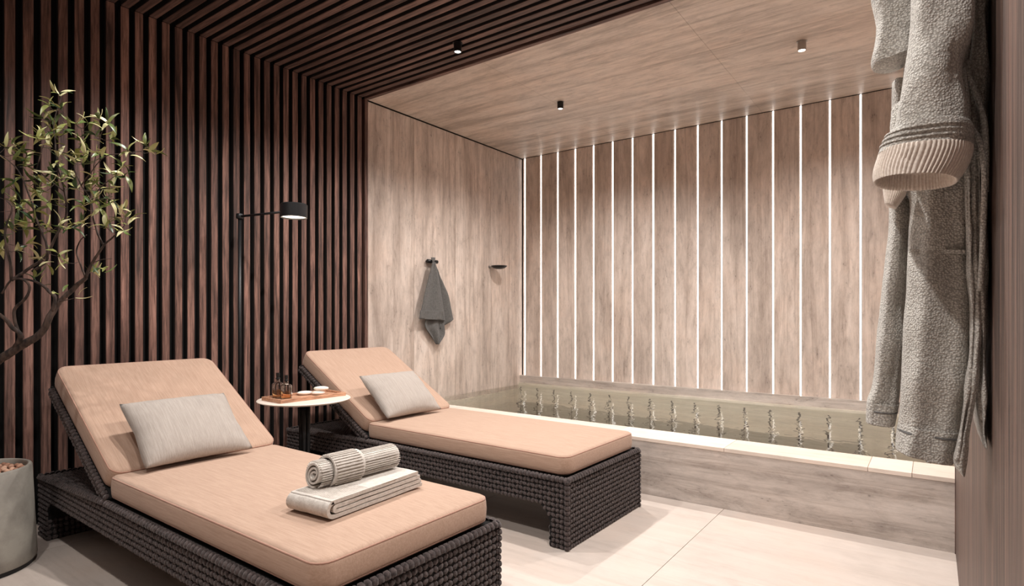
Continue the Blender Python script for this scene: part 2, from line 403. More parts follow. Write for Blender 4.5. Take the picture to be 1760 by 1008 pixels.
# ------------------------------------------------------------------ sun loungers
PIT = .0235
def pad_mesh(store, c, uax, vax, nax, su, sv, h):
    """one rounded strand pad: ring + inner ring + cap"""
    vs, fs = store; b = len(vs); n = 6
    for rr, hh in ((1.0, 0), (.78, .7), (.35, 1.0)):
        for j in range(n):
            a = 2*pi*j/n
            vs.append(tuple(c+uax*(su*rr*cos(a))+vax*(sv*rr*sin(a))+nax*(h*hh)))
    for i in (0, 1):
        for j in range(n):
            k = (j+1) % n
            fs.append((b+i*n+j, b+i*n+k, b+(i+1)*n+k, b+(i+1)*n+j))
    fs.append(tuple(b+2*n+j for j in range(n)))
def weave(store, org, ud, vd, nd, U, V, inside=None, pitch=PIT, seed=0, h=.0075, twill=False):
    r = random.Random(seed); ud, vd, nd = Vector(ud), Vector(vd), Vector(nd); org = Vector(org)
    nu = max(1, round(U/pitch)); nv = max(1, round(V/pitch)); pu = U/nu; pv = V/nv
    for i in range(nu):
        for j in range(nv):
            u = (i+.5)*pu; v = (j+.5)*pv
            if inside and not inside(u, v): continue
            c = org+ud*u+vd*v; ang = r.uniform(-.15, .15)+(.55 if twill else 0)
            a = ud*cos(ang)+vd*sin(ang); b = vd*cos(ang)-ud*sin(ang)
            s = r.uniform(.92, 1.08)
            if (i+j) % 2: pad_mesh(store, c, a, b, nd, pu*.60*s, pv*.41, h*s)
            else: pad_mesh(store, c, a, b, nd, pu*.41, pv*.60*s, h*.9*s)
LL, LW, LT = 2.30, .79, .333
UZ = .195; LEG0, LEG1 = .10, .13
def under(x):
    # underside height of the base at distance x from the foot end
    a = LEG0; b = LL-LEG1; R = .09
    if x < a or x > b: return 0.0
    z = UZ
    for e in (x-a, b-x):
        if e < R: z = min(z, UZ-(R-math.sqrt(max(0, R*R-(R-e)**2)))*1.0)
    return max(z, 0)
def topz(x): return LT if x < 1.5 else LT-(x-1.5)/(LL-1.5)*.035
BA = radians(30); BL = .82; HX = 1.465; HZ = LT-.01
def rounded_rings(L, W, R, prof, nc=6):
    rings = []
    for ins, z in prof:
        l, w_ = L-2*ins, W-2*ins; r = max(R-ins, .004); r = min(r, l/2-.001, w_/2-.001)
        ring = []
        for cx, cy, a0 in ((l/2-r, w_/2-r, 0), (-l/2+r, w_/2-r, pi/2), (-l/2+r, -w_/2+r, pi), (l/2-r, -w_/2+r, 1.5*pi)):
            for q in range(nc+1):
                a = a0+q/nc*pi/2; ring.append(Vector((cx+r*cos(a), cy+r*sin(a), z)))
            # straight side subdivisions are unnecessary
        rings.append(ring)
    return rings
def cushion(name, L, W, T, parent, loc, roty=0, R=.055, puff=.012):
    e = .022
    prof = []
    for q in range(5):
        a = pi/2*q/4; prof.append((e*(1-sin(a)), e*(1-cos(a))))
    prof.append((-.002, T*.5))
    for q in range(5):
        a = pi/2*q/4; prof.append((e*(1-cos(a)), T-e+e*sin(a)))
    for ins, dz in ((.05, .25), (.09, .5), (.15, .75), (.22, .93), (.30, 1.0)):
        prof.append((e+ins, T+puff*dz))
    rings = rounded_rings(L, W, R, prof)
    vs, fs = loft(rings)
    o = mesh_obj(name, vs, fs, 'cushion', parent, True)
    o.location = loc; o.rotation_euler = (0, roty, 0)
    for zz, ins in ((T-.010, .0045), (.012, .0045)):
        rg = rounded_rings(L, W, R, [(ins, zz)], nc=5)[0]; rg = rg+[rg[0], rg[1]]
        v2, f2 = tube(rg, .0032, 6)
        p = mesh_obj('piping', v2, f2, 'piping', o, True)
    return o
def make_lounger():
    root = empty('sun_lounger', (0, 0, 0))
    # core body: side profile extruded over the width, x runs from foot to head in -X
    N = 90; xs_ = sorted(set([i*LL/N for i in range(N+1)]+[LEG0-.001, LEG0+.001, LL-LEG1-.001, LL-LEG1+.001]))
    rings = [[(-x, .006, under(x)), (-x, LW-.006, under(x)), (-x, LW-.006, topz(x)-.006), (-x, .006, topz(x)-.006)] for x in [max(.006, min(LL-.006, q)) for q in xs_]]
    vs, fs = loft(rings)
    core = mesh_obj('base_frame', vs, fs, 'wicker_core', root)
    st = ([], [])
    ins = lambda x, z: z > under(x)-.004 and z < topz(x)
    weave(st, (0, .005, 0), (-1, 0, 0), (0, 0, 1), (0, -1, 0), LL, LT, ins, seed=1, twill=True)
    weave(st, (0, LW-.005, 0), (-1, 0, 0), (0, 0, 1), (0, 1, 0), LL, LT, ins, seed=2, twill=True)
    weave(st, (-.005, 0, 0), (0, 1, 0), (0, 0, 1), (1, 0, 0), LW, LT, seed=3, twill=True)
    weave(st, (-LL+.005, 0, 0), (0, 1, 0), (0, 0, 1), (-1, 0, 0), LW, LT-.03, seed=4)
    weave(st, (-LEG0, 0, 0), (0, 1, 0), (0, 0, 1), (-1, 0, 0), LW, UZ-.09, seed=5)
    weave(st, (-LL+LEG1, 0, 0), (0, 1, 0), (0, 0, 1), (1, 0, 0), LW, UZ-.09, seed=6)
    sl = math.atan2(.035, LL-1.5)
    weave(st, (-1.47, 0, LT-.006), (-cos(sl), 0, -sin(sl)), (0, 1, 0), (0, 0, 1), LL-1.48, LW, seed=7)
    # bigger bead rows wrapped over the top edges
    r = random.Random(3)
    def bead_row(p0, p1, nd, step=.0235):
        p0, p1 = Vector(p0), Vector(p1); d = (p1-p0); L = d.length; d.normalize(); nd = Vector(nd).normalized()
        side = d.cross(nd)
        for i in range(int(L/step)): pad_mesh(st, p0+d*(i+.5)*step, d, side, nd, step*.56, .0165, .011*r.uniform(.85, 1.15))
    bead_row((0, .004, LT-.006), (-1.45, .004, LT-.006), (0, -1, 1)); bead_row((0, LW-.004, LT-.006), (-1.45, LW-.004, LT-.006), (0, 1, 1))
    bead_row((-1.45, .004, LT-.006), (-LL, .004, LT-.04), (0, -1, 1)); bead_row((-1.45, LW-.004, LT-.006), (-LL, LW-.004, LT-.04), (0, 1, 1))
    bead_row((-.004, 0, LT-.006), (-.004, LW, LT-.006), (1, 0, 1)); bead_row((-LL, 0, LT-.04), (-LL, LW, LT-.04), (-1, 0, 1))
    bead_row((-.004, .004, 0), (-.004, .004, LT), (1, -1, 0)); bead_row((-.004, LW-.004, 0), (-.004, LW-.004, LT), (1, 1, 0))
    o = mesh_obj('base_weave', st[0], st[1], 'wicker', root, True); o['kind'] = 'stuff'
    # backrest
    back = mesh_obj('backrest_frame', *loft([[Vector((-HX+dx, yy_, HZ-.022+dz)) for dx, dz in ((0, 0), (-BL*cos(BA), BL*sin(BA)), (-BL*cos(BA)+.045*sin(BA), BL*sin(BA)+.045*cos(BA)), (.045*sin(BA), .045*cos(BA)))] for yy_ in (.012, LW-.012)]), 'wicker_core', root)
    st = ([], [])
    d = Vector((-cos(BA), 0, sin(BA))); nrm = Vector((sin(BA), 0, cos(BA))); o0 = Vector((-HX, 0, HZ-.022))
    weave(st, o0+Vector((0, .011, 0)), d, nrm, (0, -1, 0), BL, .045, seed=8)
    weave(st, o0+Vector((0, LW-.011, 0)), d, nrm, (0, 1, 0), BL, .045, seed=9)
    weave(st, o0+Vector((0, .01, 0)), d, (0, 1, 0), -nrm, BL, LW-.02, seed=10)
    weave(st, o0+d*BL+Vector((0, .01, 0)), nrm, (0, 1, 0), d, .045, LW-.02, seed=11)
    def bead2(y, sgn):
        for i in range(int(BL/.0235)): pad_mesh(st, o0+nrm*.045+Vector((0, y, 0))+d*(i+.5)*.0235, d, Vector((0, .7, 0))-nrm*.7*sgn, (nrm+Vector((0, sgn, 0))).normalized(), .013, .014, .01)
    bead2(.012, -1); bead2(LW-.012, 1)
    bw = mesh_obj('backrest_weave', st[0], st[1], 'wicker', back, True); bw['kind'] = 'stuff'
    # cushions
    cushion('seat_cushion', 1.455, LW-.045, .098, root, (-.02-1.455/2, LW/2, LT+.002))
    cl_ = .82; c0 = Vector((-HX, LW/2, HZ+.022))+nrm*.006+d*(cl_/2+.015)
    cushion('back_cushion', cl_, LW-.045, .10, root, c0, BA)
    return root
lg1 = make_lounger()
tag(lg1, 'near peach-cushioned rope-weave sun lounger with rolled towels lying on it', 'sun lounger', 'pair of woven sun loungers')
lg1.location = (-1.305, .925, 0); lg1.rotation_euler = (0, 0, radians(-.7))
lg2 = copy_tree(lg1)
lg2['label'] = 'far peach-cushioned rope-weave sun lounger beside the pool wall, without towels'
lg2.location = (-1.365, 2.325, 0); lg2.rotation_euler = (0, 0, radians(-1.0))

# ------------------------------------------------------------------ pillows
def pillow(label, loc, rot, W=.47, Hh=.375, T=.13, seed=1):
    n = 28; vs = []; fs = []; idx = {}
    for s in (1, -1):
        for i in range(n+1):
            for j in range(n+1):
                x = 2*i/n-1; y = 2*j/n-1
                if (i in (0, n) or j in (0, n)) and s == -1: idx[(s, i, j)] = idx[(1, i, j)]; continue
                h = (max(0, (1-abs(x)**2.6))*max(0, (1-abs(y)**2.6)))**.55*T/2
                px = x*(1-.06*(1-abs(y))**1.0*abs(x)); py = y*(1-.07*(1-abs(x)**2)*abs(y))
                k = 1-(abs(x)*abs(y))**6*.02
                wr_ = .004*sin(y*16+seed)*math.exp(-(1-abs(x))*5)*(1-abs(x)**8)+.003*sin(x*20)*math.exp(-(1-abs(y))*6)*(1-abs(y)**8)
                nz = noise.noise(Vector((x*1.5+seed, y*1.5, s)))*.008*(1-max(abs(x), abs(y))**4)
                idx[(s, i, j)] = len(vs); vs.append((px*k*W/2, py*k*Hh/2, s*(h+wr_+nz)))
    for s in (1, -1):
        for i in range(n):
            for j in range(n):
                q = (idx[(s, i, j)], idx[(s, i+1, j)], idx[(s, i+1, j+1)], idx[(s, i, j+1)])
                fs.append(q if s == 1 else q[::-1])
    o = mesh_obj('throw_pillow', vs, fs, 'pillow', None, True)
    o.location = loc; o.rotation_euler = rot
    return tag(o, label, 'pillow')
def lean(loc, tilt, yaw, roll=0):
    # pillow: local x along world Y, local y up the slope (towards -X and up)
    ty = Vector((-cos(tilt), 0, sin(tilt))); tx = Vector((0, 1, 0)); tz = tx.cross(ty)
    m = Matrix((tx, ty, tz)).transposed()
    return (Matrix.Rotation(yaw, 3, 'Z') @ m @ Matrix.Rotation(roll, 3, 'Z')).to_euler()
pillow('grey ribbed throw pillow leaning on the near lounger backrest', (-2.765, 1.285, .583), lean(0, radians(41), radians(-1), radians(0)), seed=1)
pillow('grey ribbed throw pillow leaning on the far lounger backrest', (-2.825, 2.66, .583), lean(0, radians(41), radians(-2), radians(0)), seed=4)

# ------------------------------------------------------------------ towels on the lounger
seat_top = LT+.002+.098+.0125
def folded_towel():
    # section: stacked S of layers, fold on the low-y side is open; run along local y
    root = empty('folded_towel', (-1.655, 1.36, seat_top))
    L, Wd = .46, .20
    layers = 4; th = .0125; path = []
    # serpentine path in (s,z): long folded sheet seen from its end
    def arc(cx, cz, r, a0, a1, k=8): return [(cx+r*cos(a0+(a1-a0)*q/k), cz+r*sin(a0+(a1-a0)*q/k)) for q in range(k+1)]
    z1, z2, z3, z4 = .009, .0245, .0405, .056
    path += [(.22, z1)]+[(x, z1) for x in (.1, 0, -.1, -.2)]
    path += arc(-.205, (z1+z4)/2, (z4-z1)/2, -pi/2, -3*pi/2)[0:]
    path += [(x, z4) for x in (-.1, 0, .1, .2)]
    path2 = [(.215, z2)]+[(x, z2) for x in (.1, 0, -.1, -.19)]+arc(-.195, (z2+z3)/2, (z3-z2)/2, -pi/2, -3*pi/2)+[(x, z3) for x in (-.1, 0, .1, .21)]
    for nm, pth in (('outer_layer', path), ('inner_layer', path2)):
        pts = catmull([Vector((0, a, b)) for a, b in pth], 3)
        n = len(pts); top = []; bot = []
        for i, p in enumerate(pts):
            d = (pts[min(i+1, n-1)]-pts[max(i-1, 0)]).normalized(); nr = Vector((0, -d.z, d.y))
            top.append(p+nr*th/2); bot.append(p-nr*th/2)
        ring2d = top+bot[::-1]
        K = 14; rings = []
        for k in range(K+1):
            x = (k/K-.5)*Wd; ed = abs(k/K-.5)*2
            wob = .0025*sin(k*1.3)
            rings.append([Vector((x+.004*noise.noise(Vector((p.y*9, p.z*30, 3))), p.y*(1-.006*ed**6)+wob*.3, max(.0, p.z+.0016*noise.noise(Vector((x*30, p.y*14, 1.7)))+.012*max(0, p.y-.08)*(1 if nm == 'x' else .3)))) for p in ring2d])
        vs, fs = loft(rings); o = mesh_obj(nm, vs, fs, 'towel_light', root, True); autosmooth(o, 60)
    # raised ribs near the folded end on top
    bm = bmesh.new()
    for k in range(26):
        x = -Wd/2+.01+k*(Wd-.02)/25
        bxb(bm, x-.0016, x+.0016, -.20, -.05, .0615, .0635)
    bm_obj('rib_pattern', bm, 'towel_light', root)
    root.rotation_euler = (0, 0, radians(4))
    return tag(root, 'light grey towel folded flat on the near lounger seat, under the rolled towel', 'towel')
folded_towel()
def rolled_towel():
    root = empty('rolled_towel', (-1.70, 1.335, seat_top+.063+.0455))
    def spiral(turns, r0, r1, th, x0_, x1_, name, ribs, a_off=0):
        K = int(turns*22); pts = []
        for i in range(K+1):
            a = a_off+2*pi*turns*i/K; r = r0+(r1-r0)*i/K; pts.append((r, a))
        top = [(r+th/2, a) for r, a in pts]; bot = [(r-th/2, a) for r, a in pts][::-1]
        rings = []; n = 24
        for k in range(n+1):
            y = x0_+(x1_-x0_)*k/n
            jit = .0022*sin(k*.8+r1*50)
            rings.append([Vector(((r+jit*.3)*cos(a), y+.006*sin(a*1.0), (r)*sin(a)*.93)) for r, a in top+bot])
        vs, fs = loft(rings); o = mesh_obj(name, vs, fs, 'towel_light', root, True); autosmooth(o, 60); return o
    spiral(2.7, .006, .044, .0072, -.135, .215, 'towel_roll', True, .6)
    # loose outer flap wrapped round the middle
    spiral(1.1, .053, .057, .008, -.085, .04, 'wrapped_flap', True, 3.6)
    bm = bmesh.new()
    for (R_, ya, yb, z0_) in ((.0483, .045, .21, 0), (.0483, -.13, -.09, 0), (.0612, -.078, .034, 0)):
        for k in range(34):
            a = 2*pi*k/34
            m = Matrix.Rotation(-a, 4, 'Y')
            r = bmesh.ops.create_cube(bm, size=1, matrix=Matrix.Scale(.93, 4, (0, 0, 1)) @ m @ Matrix.Translation((R_, (ya+yb)/2, 0)) @ Matrix.Diagonal((.003, yb-ya, .0035, 1)))
    bm_obj('rib_pattern', bm, 'towel_light', root)
    root.rotation_euler = (0, 0, radians(-2))
    return tag(root, 'light grey ribbed towel rolled up on top of the folded towel', 'towel')
rolled_towel()

# ------------------------------------------------------------------ side table, tray, bottles, soaps
TX, TY, TZ = -3.03, 2.075, .60
tb = tag(empty('side_table', (TX, TY, 0)), 'round white-topped side table on black post between the loungers', 'table')
prof = [(.0, -.014), (.20, -.014), (.245, -.010), (.262, -.004), (.265, 0), (.262, .003), (.255, .004), (0, .004)]
lathe('tabletop', [(max(r, .0005), z) for r, z in prof], 'white_top', tb, (0, 0, TZ-.004), 64)
for k in range(4):
    a = pi/4+k*pi/2
    vs, fs = tube([(.020*cos(a), .020*sin(a), .012), (.020*cos(a), .020*sin(a), TZ-.018)], .0125, 12)
    mesh_obj('post', vs, fs, 'black', tb, True)
lathe('base_plate', [(.0005, 0), (.17, 0), (.17, .009), (.165, .012), (.0005, .012)], 'black', tb, (0, 0, 0), 48)
lathe('mount', [(.0005, TZ-.03), (.07, TZ-.03), (.07, TZ-.018), (.0005, TZ-.018)], 'black', tb, (0, 0, 0), 32)
tr_ = tag(empty('tray', (-3.04, 2.085, TZ), radians(-3)), 'long narrow wooden tray on the round side table', 'tray')
TL, TWd, TH_ = .42, .20, .022
box('tray_floor', -TWd/2+.006, TWd/2-.006, -TL/2+.006, TL/2-.006, .001, .009, 'tray', tr_)
for sx in (-1, 1):
    box('long_side', sx*TWd/2-.005, sx*TWd/2+.005, -TL/2-.005, TL/2+.005, .0005, TH_, 'tray', tr_, .0012)
    box('short_side', -TWd/2+.005, TWd/2-.005, sx*TL/2-.005, sx*TL/2+.005, .0005, TH_, 'tray', tr_, .0012)
def on_tray(x, y, z=.0095):
    return (x, y, TZ+z)
def bottle(label, loc, s=1.0):
    root = tag(empty('bottle', loc), label, 'bottle')
    out = [(.0005, 0), (.029, 0), (.033, .003), (.033, .072), (.030, .083), (.012, .092), (.010, .097), (.010, .108)]
    inn = [(.0085, .108), (.0085, .096), (.011, .090), (.027, .081), (.030, .071), (.030, .005), (.022, .003), (.0005, .003)]
    lathe('glass_body', [(r*s, z*s) for r, z in out+inn], 'glass', root)
    lathe('liquid', [(.0005, .0035*s), (.025*s, .0035*s), (.029*s, .006*s), (.029*s, .048*s), (.0005, .048*s)], 'amber', root)
    lathe('stopper', [(.0005, .100*s), (.0082*s, .100*s), (.0082*s, .109*s), (.0125*s, .109*s), (.0125*s, .113*s), (.008*s, .116*s), (.0105*s, .130*s), (.0105*s, .142*s), (.0005, .142*s)], 'black', root)
bottle('taller amber-filled glass bottle with black stopper, left one on the tray', on_tray(-3.108, 1.950), 1.04)
bottle('shorter amber-filled glass bottle with black stopper, right one on the tray', on_tray(-3.035, 1.958), .97)
def soap(label, loc, rz, a=.046, b=.030, c=.012):
    bm = bmesh.new(); bmesh.ops.create_uvsphere(bm, u_segments=24, v_segments=12, radius=1)
    for v in bm.verts:
        z = v.co.z; v.co = Vector((v.co.x*a, v.co.y*b, (abs(z)**.8)*math.copysign(1, z)*c))
    o = bm_obj('soap_bar', bm, 'soap', None, True); o.location = loc; o.rotation_euler = (0, 0, rz); tag(o, label, 'soap')
soap('flat white oval soap at the left of the soaps on the tray', on_tray(-3.10, 2.125, .0215), radians(65))
soap('lower white oval soap at the right, under another soap', on_tray(-3.035, 2.175, .0215), radians(60), .040, .028)
soap('white oval soap on top of another soap on the tray', on_tray(-3.035, 2.195, .0465), radians(50), .044, .031, .013)

# ------------------------------------------------------------------ floor lamp
lp = tag(empty('floor_lamp', (-3.6, 1.99, 0)), 'slim black reading floor lamp with drum shade on side arm', 'lamp')
lathe('base_plate', [(.0005, 0), (.13, 0), (.13, .008), (.125, .012), (.0005, .012)], 'black', lp, (0, 0, 0), 40)
vs, fs = tube([(0, 0, .012), (0, 0, 1.735)], .0115, 12); mesh_obj('pole', vs, fs, 'black', lp, True)
lathe('joint', [(.0005, 1.715), (.021, 1.715), (.023, 1.722), (.023, 1.742), (.019, 1.748), (.0005, 1.748)], 'black', lp, (0, 0, 0), 20)
vs, fs = tube([(.01, 0, 1.73), (.37, .085, 1.735)], .0075, 10); mesh_obj('arm', vs, fs, 'black', lp, True)
sx_, sy_ = .44, .10
sh = lathe('lamp_shade', [(.0005, 1.776), (.074, 1.776), (.079, 1.771), (.079, 1.692), (.076, 1.692), (.076, 1.765), (.0005, 1.765)], 'black', lp, (sx_, sy_, 0), 40)
lathe('diffuser', [(.0005, 1.704), (.075, 1.704), (.075, 1.700), (.0005, 1.698)], 'lens_warm', sh, (sx_, sy_, 0), 40)
pl = bpy.data.lights.new('lamp_bulb', 'POINT'); pl.energy = .8; pl.color = (1, .8, .6); pl.shadow_soft_size = .04
plo = bpy.data.objects.new('lamp_bulb', pl); C.objects.link(plo); plo.location = (-3.6+sx_, 1.99+sy_, 1.66)

# ------------------------------------------------------------------ ceiling spotlights
names = {(-2.5, 2.85): 'small black cylinder spotlight under the dark slatted ceiling', (-2.5, 4.14): 'small black cylinder spotlight on the left of the stone pool ceiling',
         (-.68, 4.14): 'small steel cylinder spotlight on the right of the stone pool ceiling'}
names.update({(-2.5, .30): 'small black cylinder spotlight above the potted tree', (-2.5, 1.57): 'small black cylinder spotlight above the near lounger', (-.68, .30): 'small black cylinder spotlight closest to the viewer, near the right wall',
    (-.68, 1.57): 'small black cylinder spotlight near the bathrobe', (-.68, 2.85): 'small black cylinder spotlight over the floor before the right end of the pool wall'})
for x, y in SPOTS:
    r = tag(empty('ceiling_spotlight', (x, y, CEIL)), names.get((x, y), 'small black cylinder spotlight outside the view behind the viewer'), 'light')
    mt = 'steel' if (x, y) == (-.68, 4.14) else 'black'
    lathe('housing', [(.0005, 0), (.0255, 0), (.0255, -.058), (.022, -.060), (.021, -.052), (.0005, -.052)], mt, r, (0, 0, 0), 28)
    lathe('lens', [(.0005, -.056), (.0205, -.056), (.0205, -.054), (.0005, -.054)], 'lens', r, (0, 0, 0), 20)
    lathe('ceiling_plate', [(.0005, .0), (.032, .0), (.032, -.004), (.0005, -.004)], 'steel' if y > 3.5 else 'black', r, (0, 0, 0), 28)

# ------------------------------------------------------------------ wall hook with grey towel, round dish
XW = -3.765
hk = tag(empty('towel_hook', (XW, 3.90, 1.59)), 'black cylindrical peg hook on stone wall holding the grey towel', 'hook')
vs, fs = tube([(0, -.045, 0), (.028, -.045, 0)], .010, 12); mesh_obj('wall_stud', vs, fs, 'black', hk, True)
pts = [(.030, -.065, 0), (.030, -.06, 0), (.034, .065, .0), (.034, .07, .0)]
vs, fs = tube(pts, [.012, .017, .017, .012], 16); mesh_obj('peg', vs, fs, 'black', hk, True)
def sheet(name, rows, xoff, mat, parent, folds=3, amp=.012, seed=0, nu=22, k=5, th=.007):
    # rows: (uL,vL,uR,vR) pixel corners on the plane of the wall hanging
    Ls = catmull([atX(a, b, XW+xoff) for a, b, c, d in rows], k); Rs = catmull([atX(c, d, XW+xoff) for a, b, c, d in rows], k)
    vs = []; fs = []; n = nu; m = len(Ls)
    for i in range(m):
        f = i/(m-1)
        for j in range(n+1):
            s = j/n; p = Ls[i].lerp(Rs[i], s)
            p = p+Vector((amp*min(1, .35+f*1.2)*sin(2*pi*folds*s+seed+f*1.3)+.003*noise.noise(p*14), 0, 0)); vs.append(p)
    for i in range(m-1):
        for j in range(n): fs.append((i*(n+1)+j, (i+1)*(n+1)+j, (i+1)*(n+1)+j+1, i*(n+1)+j+1))
    o = mesh_obj(name, vs, fs, mat, parent, True)
    md = o.modifiers.new('solid', 'SOLIDIFY'); md.thickness = th; md.offset = 0
    return o
ht = tag(empty('hand_towel', (0, 0, 0)), 'dark grey hand towel hanging from the peg on the stone wall', 'towel')
sheet('back_fold', [(744, 452, 747, 452), (746, 475, 757, 478), (750, 510, 770, 508), (752, 540, 776, 535), (756, 566, 779.5, 549)], .040, 'towel_grey', ht, 1.2, .008, 1)
sheet('tail', [(742, 500, 755, 500), (733, 545, 762, 545), (731, 562, 763, 562), (741, 577, 763, 576), (751, 592, 753, 592)], .052, 'towel_grey', ht, 1.6, .012, 2.4)
sheet('front_fold', [(743, 451, 748, 451), (736.5, 477, 754, 478), (729, 505, 759, 506), (723, 533, 763, 533), (720, 548, 765, 551)], .070, 'towel_grey', ht, 1.5, .009, .4)
sheet('hem_band', [(722.2, 534, 763, 534.5), (721, 541, 764, 542.5), (720, 548.5, 765.2, 551.5)], .0745, 'towel_grey', ht, 1.5, .009, 1.4, th=.009)
sheet('loop', [(741, 443, 748, 443), (742, 451, 748, 451)], .052, 'towel_grey', ht, .5, .012, 0, k=4)
dz = tag(empty('wall_dish', (XW, 4.79, 1.60)), 'dark round flat dish on a short bracket on the stone wall', 'dish')
lathe('dish', [(.0005, -.024), (.03, -.022), (.06, -.013), (.080, .002), (.085, .010), (.080, .012), (.0005, .004)], 'black', dz, (.095, .05, 0), 40)
vs, fs = tube([(0, -.0, .0), (.05, .02, .0)], .009, 10); mesh_obj('bracket', vs, fs, 'steel', dz, True)
lathe('wall_stud', [(.0005, 0), (.016, 0), (.016, .006), (.0005, .006)], 'steel', dz, (0, 0, 0), 20).rotation_euler = (0, pi/2, 0)

# ------------------------------------------------------------------ potted tree
PX, PY = -3.33, .665
pt = tag(empty('potted_tree', (PX, PY, 0)), 'small-leaved twisted tree in a grey concrete pot at left beside the near lounger', 'plant')
lathe('plinth', [(.0005, 0), (.195, 0), (.195, .02), (.0005, .02)], 'black', pt, (0, 0, 0), 56)
lathe('pot', [(.0005, .02), (.20, .02), (.208, .032), (.206, .08), (.190, .43), (.186, .436), (.176, .436), (.172, .43), (.172, .385), (.0005, .385)], 'concrete', pt, (0, 0, 0), 72)
lathe('soil', [(.0005, .386), (.171, .386), (.171, .405), (.0005, .408)], 'soil', pt, (0, 0, 0), 40)
pm_ = []
for k in range(3):
    bm = bmesh.new(); bmesh.ops.create_icosphere(bm, subdivisions=2, radius=.0115)
    for v in bm.verts: v.co = v.co*(1+.18*noise.noise(v.co*90+Vector((k*7, 0, 0)))); v.co.z *= .8
    me = bpy.data.meshes.new('clay_pebble'); bm.to_mesh(me); bm.free(); me.materials.append(M['pebble']); me.polygons.foreach_set('use_smooth', [True]*len(me.polygons)); pm_.append(me)
placed = []
for tries in range(6000):
    if len(placed) >= 150: break
    a = rnd.uniform(0, 2*pi); r = .158*math.sqrt(rnd.random()); x, y = PX+r*cos(a), PY+r*sin(a)
    if (x-PX)**2+(y-PY)**2 < .025**2: continue
    lay = 0
    if any((x-q[0])**2+(y-q[1])**2 < .0205**2 for q in placed): continue
    placed.append((x, y, 0))
for q in placed:
    o = bpy.data.objects.new('clay_pebble', pm_[rnd.randrange(3)]); C.objects.link(o)
    o.location = (q[0], q[1], .414+rnd.uniform(0, .004)); o.rotation_euler = (rnd.uniform(0, 6), rnd.uniform(0, 6), 0) if False else (0, 0, rnd.uniform(0, 6))
    tag(o, 'reddish brown clay pebble on the soil of the concrete pot', 'pebble', 'clay pebbles in the tree pot')
D0 = 2.44
def TP(u, v, d=0): return atD(u, v, D0+d)-Vector((PX, PY, 0))
def branch(name, pts, r0, r1):
    P3 = catmull([TP(*p) for p in pts], 4); n = len(P3)
    P3 = [p+Vector([noise.noise(p*22+Vector((i*9, 0, 0)))*.004 for i in range(3)]) for p in P3]
    vs, fs = tube(P3, [(r0+(r1-r0)*i/(n-1))*(1+.15*noise.noise(P3[i]*40)) for i in range(n)], 7)
    mesh_obj(name, vs, fs, 'bark', pt, True)
    return P3
allp = []
def B(name, pts, r0, r1): allp.append(branch(name, pts, r0, r1))
P0 = TP(-46, 640); base = (-52, 806, .05)
B('trunk', [(-50, 815, .05), (-52, 760, .05), (-46, 700, .04), (-25, 650, .02), (-5, 622, 0), (25, 602, 0), (45, 590, 0), (62, 580, 0), (80, 560, .0), (87, 542, .0), (96, 527, .01), (110, 512, .02), (130, 493, .03), (147, 478, .03)], .022, .0085)
B('branch', [(147, 478, .03), (160, 450, .03), (178, 422, .02), (196, 407, .02), (214, 388, .02)], .007, .002)
B('branch', [(22, 604, 0), (35, 580, -.02), (20, 562, -.04), (5, 545, -.05), (-18, 530, -.06)], .011, .006)
B('branch', [(34, 582, -.02), (24, 545, -.02), (28, 528, -.02), (48, 508, -.03), (50, 490, -.03), (35, 480, -.03), (18, 483, -.03), (2, 505, -.03)], .007, .0035)
B('branch', [(90, 536, 0), (95, 512, 0), (85, 503, .01), (75, 492, .01), (60, 484, 0), (35, 480, -.02)], .008, .004)
B('branch', [(147, 478, .03), (136, 450, .04), (132, 430, .05), (138, 415, .05), (150, 405, .05)], .004, .0018)
B('branch', [(178, 422, .02), (166, 395, .03), (160, 370, .04), (156, 345, .04), (138, 315, .03), (128, 288, .02), (134, 262, .02), (141, 240, .02), (140, 220, .02)], .0045, .0014)
B('branch', [(55, 467, 0), (78, 452, 0), (82, 432, -.02), (72, 400, -.03), (60, 370, -.03), (50, 335, -.03), (35, 300, -.04), (15, 277, -.04), (-6, 264, -.04)], .0055, .0014)
B('branch', [(20, 482, -.03), (50, 462, -.01), (80, 440, .02), (100, 400, .03), (113, 372, .03), (112, 330, .02), (100, 290, .02), (95, 245, .02), (92, 215, .02), (100, 185, .02), (106, 162, .02)], .0065, .0012)
B('branch', [(20, 483, -.03), (15, 440, -.05), (9, 400, -.06), (20, 360, -.06), (12, 345, -.06)], .006, .0015)
B('branch', [(140, 318, .03), (160, 290, 0), (180, 270, -.02), (210, 264, -.02), (240, 260, -.02), (256, 252, -.02)], .0026, .001)
B('branch', [(156, 345, .04), (170, 325, .0), (190, 308, -.01), (208, 297, -.01)], .0026, .001)
B('branch', [(160, 290, 0), (168, 255, 0), (176, 225, 0), (190, 212, 0)], .0024, .001)
B('branch', [(60, 300, 0), (68, 275, 0), (75, 250, 0), (82, 225, .01)], .0024, .001)
B('branch', [(112, 330, .02), (85, 310, 0), (60, 290, -.02), (40, 285, -.03)], .0026, .001)
B('branch', [(160, 450, .03), (178, 446, 0), (192, 445, 0)], .002, .0008)
B('branch', [(-20, 520, -.05), (-40, 400, -.05), (-40, 250, -.04), (-20, 185, -.04), (0, 172, -.04)], .009, .001)
B('branch', [(103, 518, 0), (118, 515, -.02), (130, 512, -.02)], .003, .001)
allpts = [p for b in allp[1:] for p in b]
